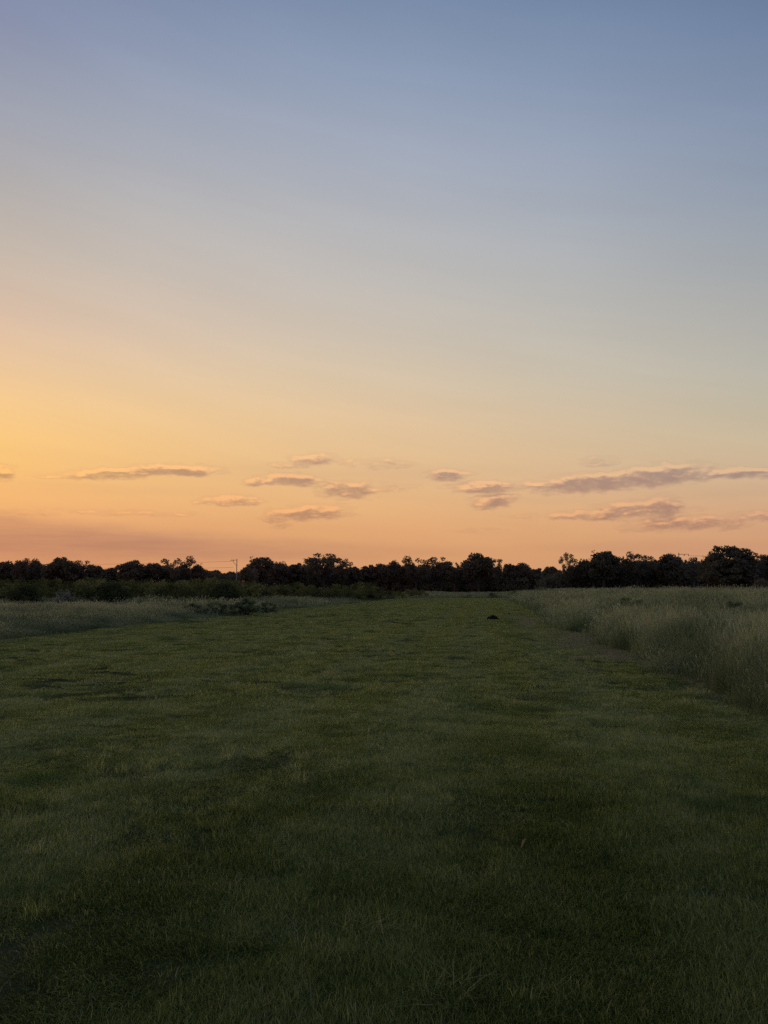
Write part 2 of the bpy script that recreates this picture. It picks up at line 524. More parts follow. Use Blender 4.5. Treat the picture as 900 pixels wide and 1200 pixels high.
M_LAWN = leaf_material('lawn_grass', [(0.0, (0.034, 0.050, 0.016)), (0.33, (0.114, 0.128, 0.038)), (0.65, (0.192, 0.198, 0.068)), (1.0, (0.30, 0.27, 0.15))],
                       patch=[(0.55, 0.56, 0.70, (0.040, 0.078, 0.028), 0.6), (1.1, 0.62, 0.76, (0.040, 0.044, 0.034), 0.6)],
                       near_shade=(1.5, 1.5, 5.2, (0.50, 0.56, 0.47), 0.88), transl=0.8, world_var=0.48, var_scale=1.3)
M_THATCH = leaf_material('dry_cuttings', [(0.0, (0.16, 0.13, 0.065)), (0.6, (0.28, 0.235, 0.125)), (1.0, (0.38, 0.32, 0.19))],
                         transl=0.2, world_var=0.2, var_scale=1.0)
M_TALL = leaf_material('tall_grass', [(0.0, (0.042, 0.066, 0.030)), (0.5, (0.098, 0.120, 0.060)), (0.8, (0.155, 0.165, 0.095)), (1.0, (0.24, 0.225, 0.15))],
                       patch=[(0.45, 0.49, 0.62, (0.040, 0.058, 0.030), 0.75), (0.11, 0.55, 0.7, (0.04, 0.06, 0.034), 0.6)], transl=0.75, world_var=0.28, var_scale=0.5)
M_TALL_L = leaf_material('silvery_tall_grass', [(0.0, (0.038, 0.056, 0.026)), (0.5, (0.096, 0.112, 0.060)), (0.8, (0.150, 0.155, 0.092)), (1.0, (0.23, 0.21, 0.14))],
                         patch=[(0.22, 0.48, 0.64, (0.036, 0.052, 0.028), 0.8), (0.7, 0.54, 0.66, (0.17, 0.16, 0.10), 0.35)], transl=0.75, world_var=0.3, var_scale=0.4)
M_WOOD_LEAF = leaf_material('wood_foliage', [(0.0, (0.056, 0.052, 0.040)), (1.0, (0.088, 0.079, 0.060))], transl=0.4, world_var=0.2, var_scale=0.05)
M_WARM_LEAF = leaf_material('hazed_brown_foliage', [(0.0, (0.078, 0.059, 0.043)), (1.0, (0.112, 0.083, 0.060))], transl=0.45, world_var=0.2, var_scale=0.05)  # brown lift of distant haze painted into the leaf colour of far crowns
M_SCRUB = leaf_material('scrub_leaves', [(0.0, (0.024, 0.029, 0.013)), (0.5, (0.062, 0.064, 0.027)), (1.0, (0.125, 0.118, 0.050))], transl=0.5, world_var=0.25, var_scale=0.3)
M_DARKBUSH = leaf_material('dark_bush_leaves', [(0.0, (0.026, 0.032, 0.016)), (1.0, (0.060, 0.066, 0.032))], transl=0.2, world_var=0.1)
M_PALEBUSH = leaf_material('pale_bush_leaves', [(0.0, (0.075, 0.080, 0.066)), (1.0, (0.18, 0.185, 0.155))], transl=0.3, world_var=0.1)
M_WEED = leaf_material('weed_leaves', [(0.0, (0.040, 0.054, 0.030)), (1.0, (0.12, 0.14, 0.078))], transl=0.6, world_var=0.15)
M_BARK = plain_material('bark', (0.03, 0.026, 0.022), (0.055, 0.047, 0.04), 6.0)
M_SOIL = plain_material('dark_soil', (0.004, 0.0034, 0.0028), (0.012, 0.010, 0.008), 30.0, bump=0.6)
M_METAL = plain_material('galvanised_steel', (0.16, 0.15, 0.15), (0.24, 0.23, 0.22), 8.0, rough=0.55)
M_WIRE = plain_material('dark_wire', (0.03, 0.028, 0.026), (0.05, 0.045, 0.04), 8.0, rough=0.6)
M_PALEPOST = plain_material('weathered_pale_wood', (0.26, 0.23, 0.18), (0.42, 0.38, 0.31), 12.0)
M_RED = plain_material('faded_red_paint', (0.26, 0.07, 0.05), (0.36, 0.12, 0.09), 14.0)


def ground_material():
    # straw litter lies where the 'bare' value of the sheet says
    m = bpy.data.materials.new('field_soil')
    m.use_nodes = True
    t = m.node_tree
    t.nodes.clear()
    h = N(t)
    g = h.new('ShaderNodeNewGeometry')
    pos = g.outputs['Position']
    n1 = h.noise(pos, 0.35, 4.0, 0.6)
    n2 = h.noise(pos, 3.5, 5.0, 0.65)
    n3 = h.noise(pos, 40.0, 3.0, 0.7)
    col = h.mix(h.maprange(n1, 0.35, 0.7), (0.036, 0.044, 0.018, 1), (0.062, 0.064, 0.028, 1))
    col = h.mix(h.math('MULTIPLY', h.maprange(n2, 0.45, 0.75), 0.6), col, (0.055, 0.046, 0.029, 1))
    col = h.mix(h.math('MULTIPLY', h.maprange(n3, 0.4, 0.7), 0.5), col, (0.028, 0.024, 0.014, 1))
    br = h.new('ShaderNodeAttribute', attribute_name='tint')
    straw = h.mix(h.maprange(h.noise(pos, 14.0, 4.0, 0.7), 0.38, 0.62), (0.075, 0.060, 0.036, 1), (0.25, 0.205, 0.115, 1))
    col = h.mix(h.math('MULTIPLY', br.outputs['Fac'], 0.85), col, straw)
    p = h.new('ShaderNodeBsdfDiffuse')
    h.put(p.inputs[0], col)
    b = h.new('ShaderNodeBump')
    b.inputs['Strength'].default_value = 0.6
    b.inputs['Distance'].default_value = 0.03
    t.links.new(n3, b.inputs['Height'])
    t.links.new(b.outputs[0], p.inputs['Normal'])
    o = h.new('ShaderNodeOutputMaterial')
    t.links.new(p.outputs[0], o.inputs[0])
    return m


# ------------------------------------------------------------------ ground: one sheet out to the horizon
def axis(fine, span, step, far):
    a = list(np.arange(-fine, fine + 1e-6, step))
    d, p = step, fine
    out = []
    while p < far:
        d *= 1.16
        p += d
        out.append(p)
    return np.array([-v for v in reversed(out)] + a + out)


gx = axis(34, 0, 0.3, 1000)
gy = axis(75, 0, 0.3, 1000) + 70
GX, GY = np.meshgrid(gx, gy)
GZ = ground_z(GX, GY)
nx, ny = len(gx), len(gy)
idx = np.arange(nx * ny).reshape(ny, nx)
gq = np.stack([idx[:-1, :-1], idx[:-1, 1:], idx[1:, 1:], idx[1:, :-1]], -1).reshape(-1, 4)
ground = obj('ground', mesh_np('ground', np.stack([GX, GY, GZ], -1).reshape(-1, 3), gq, tint=bare(GX, GY).ravel(), smooth=True), ground_material())
tag(ground, 'open level field of mown and unmown grassland out to the horizon', 'ground', kind='structure')


# ------------------------------------------------------------------ grass
def blades(rng, n, radius, h0, h1, w0, w1, lean=0.5, segs=2, tint_lo=0.0, tint_hi=1.0, dry=0.06, seed_heads=0.0, comb=0.0):
    """n curved tapering blades inside a disc -> verts, quads, tris, tint"""
    rr = radius * np.sqrt(rng.random(n))
    th = rng.random(n) * 2 * math.pi
    bx, by = rr * np.cos(th), rr * np.sin(th)
    h = h0 + (h1 - h0) * rng.random(n) ** 1.4
    wd = w0 + (w1 - w0) * rng.random(n)
    la = rng.normal(0, comb, n) if comb else rng.random(n) * 2 * math.pi      # combed: all lean roughly along +x
    ln = lean * (0.25 + 1.1 * rng.random(n) ** 1.2) * h
    fa = la + math.pi / 2 + rng.normal(0, 0.5, n)
    t_all = np.linspace(0, 1, segs + 1)
    V, tint = [], []
    tn = tint_lo + (tint_hi - tint_lo) * np.clip(rng.normal(0.42, 0.26, n), 0, 0.95)
    tn = np.where(rng.random(n) < dry, 0.9 + 0.1 * rng.random(n), tn)
    for k, t in enumerate(t_all):
        cx = bx + np.cos(la) * ln * t ** 1.8
        cy_ = by + np.sin(la) * ln * t ** 1.8
        cz = h * (t - 0.18 * t * t * (ln / h)) - 0.01
        if k < segs:
            ww = wd * (1 - 0.75 * t) * 0.5
            V.append(np.stack([cx - np.cos(fa) * ww, cy_ - np.sin(fa) * ww, cz], -1))
            V.append(np.stack([cx + np.cos(fa) * ww, cy_ + np.sin(fa) * ww, cz], -1))
        else:
            V.append(np.stack([cx, cy_, cz], -1))
    nv = 2 * segs + 1
    V = np.stack(V, 1).reshape(-1, 3)
    base = np.arange(n) * nv
    Q = []
    for k in range(segs - 1):
        a = base + 2 * k
        Q.append(np.stack([a, a + 1, a + 3, a + 2], -1))
    Q = np.concatenate(Q) if Q else np.zeros((0, 4), int)
    a = base + 2 * (segs - 1)
    T = np.stack([a, a + 1, a + 2], -1)
    tint = np.repeat(tn, nv)
    if seed_heads > 0:
        sel = np.where(rng.random(n) < seed_heads)[0]
        tips = V[base[sel] + nv - 1]
        hl = h[sel] * (0.14 + 0.10 * rng.random(len(sel)))
        hw = w1 * 1.9 * (0.6 + 0.8 * rng.random(len(sel)))
        d = np.stack([np.cos(la[sel]) * 0.35, np.sin(la[sel]) * 0.35, np.ones(len(sel))], -1)
        s = np.stack([np.cos(fa[sel]), np.sin(fa[sel]), np.zeros(len(sel))], -1)
        p0 = tips - d * (hl * 0.55)[:, None]
        p1 = tips + d * (hl * 0.45)[:, None]
        pm = tips
        hv = np.stack([p0, pm - s * hw[:, None] * 0.5, p1, pm + s * hw[:, None] * 0.5], 1).reshape(-1, 3)
        n0 = len(V)
        Q = np.concatenate([Q, n0 + np.arange(len(sel) * 4).reshape(-1, 4)]) if len(Q) else n0 + np.arange(len(sel) * 4).reshape(-1, 4)
        V = np.concatenate([V, hv])
        tint = np.concatenate([tint, np.repeat(0.82 + 0.18 * rng.random(len(sel)), 4)])
    return V, Q, T, tint


def scatter_tree(name, protos):
    """node tree: spread copies of the given tuft meshes over the object's points"""
    ng = bpy.data.node_groups.new(name, 'GeometryNodeTree')
    ng.interface.new_socket('Geometry', in_out='INPUT', socket_type='NodeSocketGeometry')
    ng.interface.new_socket('Geometry', in_out='OUTPUT', socket_type='NodeSocketGeometry')
    gi = ng.nodes.new('NodeGroupInput')
    go = ng.nodes.new('NodeGroupOutput')
    join = ng.nodes.new('GeometryNodeJoinGeometry')
    for p in reversed(protos):      # the join puts its last link first
        oi_ = ng.nodes.new('GeometryNodeObjectInfo')
        oi_.inputs['Object'].default_value = p
        oi_.inputs['As Instance'].default_value = False
        g2i = ng.nodes.new('GeometryNodeGeometryToInstance')
        ng.links.new(oi_.outputs['Geometry'], g2i.inputs[0])
        ng.links.new(g2i.outputs[0], join.inputs[0])
    iop = ng.nodes.new('GeometryNodeInstanceOnPoints')
    ng.links.new(gi.outputs[0], iop.inputs['Points'])
    ng.links.new(join.outputs[0], iop.inputs['Instance'])
    iop.inputs['Pick Instance'].default_value = True

    def attr(nm, dt):
        a = ng.nodes.new('GeometryNodeInputNamedAttribute')
        a.data_type = dt
        a.inputs['Name'].default_value = nm
        return a.outputs['Attribute']
    ng.links.new(attr('pick', 'INT'), iop.inputs['Instance Index'])
    rot = ng.nodes.new('FunctionNodeEulerToRotation')
    ng.links.new(attr('turn', 'FLOAT_VECTOR'), rot.inputs[0])
    ng.links.new(rot.outputs[0], iop.inputs['Rotation'])
    ng.links.new(attr('size', 'FLOAT_VECTOR'), iop.inputs['Scale'])
    ng.links.new(iop.outputs[0], go.inputs[0])
    return ng


def scatter(name, pts, protos, turn, size, pick, mat, label, cat):
    me = mesh_np(name, pts)
    for nm, tp, data in (('turn', 'FLOAT_VECTOR', turn), ('size', 'FLOAT_VECTOR', size)):
        a = me.attributes.new(nm, tp, 'POINT')
        a.data.foreach_set('vector', np.asarray(data, np.float32).ravel())
    a = me.attributes.new('pick', 'INT', 'POINT')
    a.data.foreach_set('value', np.asarray(pick, np.int32))
    o = obj(name, me, mat)
    md = o.modifiers.new('spread', 'NODES')
    md.node_group = scatter_tree(name + '_spread', protos)
    return tag(o, label, cat, kind='stuff')


def proto(name, data, mat):
    V, Q, T, tint = data
    me = mesh_np(name, V, Q, T, tint)
    me.materials.append(mat)
    return bpy.data.objects.new(name, me)       # source only, never linked to the scene


rng = np.random.default_rng(7)


def sample_region(x0, x1, y0, y1, n, test):
    x = x0 + (x1 - x0) * rng.random(n)
    y = y0 + (y1 - y0) * rng.random(n)
    k = test(x, y)
    return x[k], y[k]


def in_view(x, y, m=0.64, pad=5.0):
    return np.abs(x) < m * np.maximum(y, 0) + pad


def turns(n, tilt=0.08):
    return np.stack([rng.normal(0, tilt, n), rng.normal(0, tilt, n), rng.random(n) * 2 * math.pi], -1)


def mown(x, y):
    u = off(x, y)
    return (u > edge_l(x, y)) & (u < edge_r(x, y)) & (y < STRIP_END + 1.5 * (vnoise(x * 0.5, y * 0, 3) - 0.5))


def lawn_size(x, y):
    """long and short patches of the mown sward"""
    a = fbm(x * 0.8, y * 0.8, 51, 3)
    b = fbm(x * 0.16, y * 0.24, 61, 2)
    hollow = 1 - (0.42 - 0.22 * sstep(18, 45, y)) * sstep(0.38, 0.24, fbm(x * 1.0 + 40, y * 1.25, 67, 2))
    swath = 1 + 0.16 * np.sin(off(x, y) * 2 * math.pi / 1.9 + 1.2 * fbm(x * 0.3, y * 0.05, 151, 2)) * sstep(4, 12, y)
    ph = np.mod(off(x, y) + 0.25 * (fbm(y * 0.05, x * 0 + 2, 153, 2) - 0.5), 2.1) - 1.05      # wheel lines of the mower
    swath = swath * (1 - 0.5 * np.exp(-(ph / 0.17) ** 2) * sstep(0.40, 0.55, fbm(off(x, y) * 0.5, y * 0.05, 157, 2)) * sstep(6, 12, y))
    return np.clip(0.42 + 0.85 * a + 0.8 * (b - 0.5), 0.5, 1.5) * swath * hollow * (1 - 0.4 * bare(x, y))


def clumped(x, y):
    return rng.random(len(x)) < 0.40 + 0.60 * sstep(0.34, 0.58, fbm(x * 2.3, y * 2.3, 141, 2))


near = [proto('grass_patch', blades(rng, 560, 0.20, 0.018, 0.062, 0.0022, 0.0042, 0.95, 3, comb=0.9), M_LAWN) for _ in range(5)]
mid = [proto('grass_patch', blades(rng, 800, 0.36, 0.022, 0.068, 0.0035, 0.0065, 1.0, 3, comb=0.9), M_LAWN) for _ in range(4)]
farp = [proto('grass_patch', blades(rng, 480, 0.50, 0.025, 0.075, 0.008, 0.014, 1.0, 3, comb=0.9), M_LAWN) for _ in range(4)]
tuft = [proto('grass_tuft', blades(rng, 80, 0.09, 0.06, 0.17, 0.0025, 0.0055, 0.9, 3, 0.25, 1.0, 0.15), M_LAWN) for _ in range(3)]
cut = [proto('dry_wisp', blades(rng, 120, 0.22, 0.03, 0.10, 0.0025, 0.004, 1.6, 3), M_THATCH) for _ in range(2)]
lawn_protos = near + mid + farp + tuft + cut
P, S, K, TR = [], [], [], []


def add_lawn(x, y, k0, k1, sxy, hz):
    if k1 <= 13:        # worn spots carry little turf
        keep = rng.random(len(x)) > 0.85 * bare(x, y)
        x, y, hz = x[keep], y[keep], hz[keep]
    n = len(x)
    P.append(np.stack([x, y, ground_z(x, y)], -1))
    s = sxy * (0.85 + 0.3 * rng.random(n))
    S.append(np.stack([s, s, hz * (0.85 + 0.3 * rng.random(n))], -1))
    K.append(rng.integers(k0, k1, n))
    t_ = turns(n, 0.06)
    swath = np.sin(off(x, y) * 2 * math.pi / 2.1 + 0.9 * fbm(x * 0.2, y * 0.04, 151, 2))
    if k1 <= 13:
        lie = 1.432 + math.pi * (rng.random(n) < 0.5 + 0.42 * np.tanh(swath * 2.5))
        t_[:, 2] = lie + rng.normal(0, 0.35, n)
    TR.append(t_)


x, y = sample_region(-9, 9, 0.8, 11, 19000, lambda x, y: mown(x, y) & in_view(x, y, 0.62, 2.0) & clumped(x, y))
add_lawn(x, y, 0, 5, 1.0, lawn_size(x, y))
x, y = sample_region(-22, 12, 10, 34, 12500, lambda x, y: clumped(x * 0.6, y * 0.6) & mown(x, y) & in_view(x, y, 0.64, 2.5))
add_lawn(x, y, 5, 9, 1.0, lawn_size(x, y))
x, y = sample_region(-22, 30, 32, 134, 19000, mown)
add_lawn(x, y, 9, 13, 1.0, lawn_size(x, y))
# loose longer tufts in the sward
x, y = sample_region(-9, 9, 1.2, 26, 2000, lambda x, y: mown(x, y) & in_view(x, y, 0.62, 1.5) & (fbm(x * 0.5, y * 0.5, 71, 2) > 0.52))
add_lawn(x, y, 13, 16, 0.9, 0.75)
# dry cuttings, thick along the meadow edge
x, y = sample_region(0, 13, 5, 60, 34000, lambda x, y: mown(x, y) & in_view(x, y, 0.62, 1.5) &
                     (rng.random(len(x)) < bare(x, y) * 1.2))
add_lawn(x, y, 16, 18, 1.0, 0.7)
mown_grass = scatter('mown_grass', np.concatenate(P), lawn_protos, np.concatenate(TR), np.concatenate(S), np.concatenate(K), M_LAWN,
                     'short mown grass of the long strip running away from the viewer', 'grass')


# tall unmown grass
def tall_protos(mat, k, head):
    a = [proto('tall_grass_clump', blades(rng, 260, 0.36, 0.30, 1.0, 0.0022, 0.0046, 0.42, 3, dry=0.16, seed_heads=head), mat) for _ in range(4)]
    b = [proto('tall_grass_clump', blades(rng, 170, 0.60, 0.35, 1.0, 0.006, 0.011, 0.35, 2, dry=0.12, seed_heads=head), mat) for _ in range(3)]
    c = [proto('tall_grass_clump', blades(rng, 170, 1.3, 0.30, 1.0, 0.016, 0.030, 0.35, 2, dry=0.12, seed_heads=head), mat) for _ in range(3)]
    return a + b + c


def tall_field(name, zones, protos, mat, label, size_fn):
    P, S, K, TR = [], [], [], []
    for (x0, x1, y0, y1, n, test, k0, k1) in zones:
        x, y = sample_region(x0, x1, y0, y1, n, test)
        m = len(x)
        P.append(np.stack([x, y, ground_z(x, y)], -1))
        s = 0.85 + 0.35 * rng.random(m)
        S.append(np.stack([s, s, size_fn(x, y) * (0.85 + 0.3 * rng.random(m))], -1))
        K.append(rng.integers(k0, k1, m))
        TR.append(turns(m, 0.07))
    return scatter(name, np.concatenate(P), protos, np.concatenate(TR), np.concatenate(S), np.concatenate(K), mat, label, 'grass')


def right_side(x, y):
    return off(x, y) > edge_r(x, y) + 0.1


def left_side(x, y):
    return off(x, y) < edge_l(x, y) - 0.1


def right_size(x, y):
    ramp_ = 0.30 + 0.70 * sstep(-0.2, 0.35 + 0.9 * fbm(x * 0.35, y * 0.35, 93, 2), off(x, y) - edge_r(x, y))
    return ramp_ * np.clip(0.35 + 1.1 * fbm(x * 0.32, y * 0.32, 91, 3), 0.4, 1.2)


def left_size(x, y):
    ramp_ = 0.2 + 0.8 * sstep(0.0, 3.0, edge_l(x, y) - off(x, y) + 2.0 * (fbm(x * 0.2, y * 0.2, 97, 2) - 0.5))
    return ramp_ * np.clip(0.05 + 1.05 * fbm(x * 0.16, y * 0.16, 95, 3), 0.25, 0.95)


tall_field('tall_meadow_grass', [
    (2, 24, 3, 26, 6500, lambda x, y: right_side(x, y) & in_view(x, y, 0.66, 3), 0, 4),
    (4, 50, 25, 62, 5600, lambda x, y: right_side(x, y) & in_view(x, y, 0.66, 4), 4, 7),
    (8, 130, 60, 165, 6500, lambda x, y: right_side(x, y) & in_view(x, y, 0.66, 8), 7, 10)],
    tall_protos(M_TALL, 0, 0.38), M_TALL, 'tall feathery unmown meadow grass with pale seed heads beside the mown strip', right_size)

tall_field('tall_bank_grass', [
    (-46, -8, 16, 46, 5200, lambda x, y: left_side(x, y) & in_view(x, y, 0.66, 4), 4, 7),
    (-80, 8, 45, 100, 4200, lambda x, y: left_side(x, y) & in_view(x, y, 0.66, 6), 7, 10)],
    tall_protos(M_TALL_L, 1, 0.35), M_TALL_L, 'silvery grey-green tall grass bank below the scrub', left_size)

tall_field('far_meadow_grass', [
    (-70, 150, 133, 300, 9000, lambda x, y: (off(x, y) > -22) & (x < 0.66 * y) & ((y > STRIP_END) & (off(x, y) < 25) | (y > 160)), 7, 10)],
    tall_protos(M_TALL_L, 2, 0.3), M_TALL_L, 'rough grey-green meadow between the strip end and the wood',
    lambda x, y: np.clip(-0.05 + 1.1 * fbm(x * 0.07, y * 0.13, 99, 3), 0.15, 0.85))


# ------------------------------------------------------------------ trees and bushes
def cards(rng, centres, radii, counts, size, flat=0.75, jitter=0.35, clumpy=0.5):
    """leaf-sized faces spread through clumps -> verts, quads, tint"""
    C = np.repeat(np.asarray(centres, float), counts, 0)
    Rr = np.repeat(np.asarray(radii, float), counts)
    n = len(C)
    d = rng.normal(size=(n, 3))
    d /= np.linalg.norm(d, axis=1)[:, None]
    rad = Rr * np.clip(1 - np.abs(rng.normal(0, jitter, n)), 0.05, 1.15)
    pos = C + d * rad[:, None] * np.array([1, 1, flat])
    a = rng.normal(size=(n, 3))
    a /= np.linalg.norm(a, axis=1)[:, None]
    b = np.cross(a, rng.normal(size=(n, 3)))
    b /= np.linalg.norm(b, axis=1)[:, None] + 1e-9
    s = size * (0.55 + 0.8 * rng.random(n))[:, None]
    V = np.stack([pos - a * s * 0.6, pos - b * s * 0.34 + a * s * 0.05, pos + a * s * 0.6, pos + b * s * 0.34 + a * s * 0.05], 1).reshape(-1, 3)
    Q = np.arange(n * 4).reshape(-1, 4)
    clump = np.repeat(rng.random(len(centres)) * clumpy, counts)
    tint = np.repeat(np.clip(clump + rng.random(n) * (1 - clumpy), 0, 1), 4)
    return V, Q, tint


def tree_meshes(seed, style):
    """a tree 10 m tall with a crown about 7 m across: (trunk mesh, crown mesh)"""
    g = np.random.default_rng(seed)
    st = dict(nb=30, rb=(1.0, 1.7), cz=5.6, rx=2.5, rz=3.4, per=240, size=0.50, jitter=0.4, low=1.0, rough=0.12)
    st.update(style)
    cen, rad = [], []
    ga, i_ = math.pi * (3 - math.sqrt(5)), 0
    while len(cen) < st['nb']:
        i_ += 1
        if i_ <= st['nb'] * 0.62:
            zz = 0.97 - 1.25 * (i_ - 0.5) / (st['nb'] * 0.62)
            rr_ = math.sqrt(max(0.0, 1 - zz * zz))
            d = np.array([rr_ * math.cos(i_ * ga), rr_ * math.sin(i_ * ga), zz]) + g.normal(0, st['rough'], 3)
            k = 0.95
        else:
            d = g.normal(size=3)
            d /= np.linalg.norm(d)
            k = g.random() ** 0.45
        p = np.array([d[0] * st['rx'] * k, d[1] * st['rx'] * k, st['cz'] + d[2] * st['rz'] * k])
        if p[2] < st['low']:
            continue
        p[:2] += g.normal(0, 0.25, 2)
        cen.append(p)
        rad.append(st['rb'][0] + (st['rb'][1] - st['rb'][0]) * g.random())
    cen, rad = np.array(cen), np.array(rad)
    top = (cen[:, 2] + rad * 0.75).max()
    cen[:, 2] += 10.0 - top
    cnt = np.maximum(12, (st['per'] * (rad / st['rb'][1]) ** 2 * (0.7 + 0.6 * g.random(len(rad)))).astype(int))
    V, Q, tint = cards(g, cen, rad, cnt, st['size'], 0.75, st['jitter'])
    # stray sprigs that break the outline
    k = len(cen)
    far_ = cen + g.normal(size=(k, 3)) * rad[:, None] * 0.5
    far_[:, 2] = np.minimum(far_[:, 2], 9.9)
    V2, Q2, t2 = cards(g, far_, rad * 0.45, np.full(k, 8), st['size'] * 0.8, 0.8, 0.5)
    crown = mesh_np('crown', np.concatenate([V, V2]), np.concatenate([Q, Q2 + len(V)]), None, np.concatenate([tint, t2]))
    # trunk and limbs
    lean = g.normal(0, 0.25, 2)
    fork = 3.2
    path = [np.array([lean[0] * t * t, lean[1] * t * t, -0.3 + t * (fork + 0.3)]) for t in np.linspace(0, 1, 5)]
    pcs = [tube(path, [0.36, 0.28, 0.25, 0.23, 0.21], 8)]
    order = np.argsort(-cen[:, 2])[:min(11, len(cen))]
    for i in order:
        e = cen[i]
        s0 = path[-1] if g.random() < 0.6 else path[-2]
        m1 = s0 + (e - s0) * 0.45 + np.array([g.normal(0, 0.25), g.normal(0, 0.25), 0.5])
        pcs.append(tube([s0, m1, e], [0.15, 0.09, 0.03], 6))
    v, q, t = merge(pcs)
    return mesh_np('trunk', v, q, t), crown


STYLES = {
    'round': dict(rx=2.7, nb=34),
    'broad': dict(rx=2.7, rz=3.1, nb=34, rb=(0.9, 1.6)),
    'oval': dict(rx=2.1, rz=4.0, nb=28, cz=5.6),
    'low': dict(rx=2.8, rz=3.0, nb=30, rb=(0.8, 1.3), cz=5.0),
    'open': dict(nb=28, rb=(0.7, 1.25), rx=2.9, rz=3.1, cz=6.0, rough=0.22, per=170, size=0.36, jitter=0.35, low=2.0),
    'sparse': dict(nb=17, rb=(0.65, 1.1), rx=2.6, rz=3.0, cz=6.6, per=170, size=0.32, jitter=0.32, low=2.5),
    'dome': dict(nb=80, rb=(0.8, 1.2), rx=2.7, rz=5.0, cz=4.2, per=230, size=0.36, low=0.4, rough=0.07),
    'feather': dict(nb=20, rb=(0.55, 1.0), rx=2.7, rz=3.4, cz=5.8, per=120, size=0.32, jitter=0.5, low=2.5),
}
PROTO = {}
for i, (k, s) in enumerate(STYLES.items()):
    PROTO[k] = [tree_meshes(100 + i * 10 + j, s) for j in range(2)]
for k, prs in PROTO.items():
    for tr_, cr_ in prs:
        tr_.materials.append(M_BARK)
        cr_.materials.append(M_WOOD_LEAF)

PROTO_FAR = {}  # same crowns for the far trees, with haze put into their colour
for k, prs in PROTO.items():
    PROTO_FAR[k] = []
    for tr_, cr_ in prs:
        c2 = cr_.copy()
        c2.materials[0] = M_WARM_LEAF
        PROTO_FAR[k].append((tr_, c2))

FPX, HOR = 901.7, 690.0


def at(px, D):
    return (px - 450.0) / FPX * D * 0.995


tree_rng = random.Random(5)
count_style = {}


def tree(px, ytop, wpx, D, style, label, group='trees of the far wood edge'):
    x, y = at(px, D), D
    z = float(ground_z(x, y))
    top = EYE + (HOR - ytop) / FPX * D * 1.01
    H = top - z
    wid = wpx / FPX * D
    k = count_style.get(style, 0)
    count_style[style] = k + 1
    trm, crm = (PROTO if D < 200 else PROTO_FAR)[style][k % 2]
    root = bpy.data.objects.new('tree', None)
    root.empty_display_size = 0.5
    COL.objects.link(root)
    root.location = (x, y, z)
    root.rotation_euler = (0, 0, tree_rng.random() * 6.283)
    s = wid / 5.8
    root.scale = (s, s, H / 10.0)
    tag(root, label, 'tree', group)
    obj('trunk', trm, parent=root)
    obj('crown', crm, parent=root)
    return root


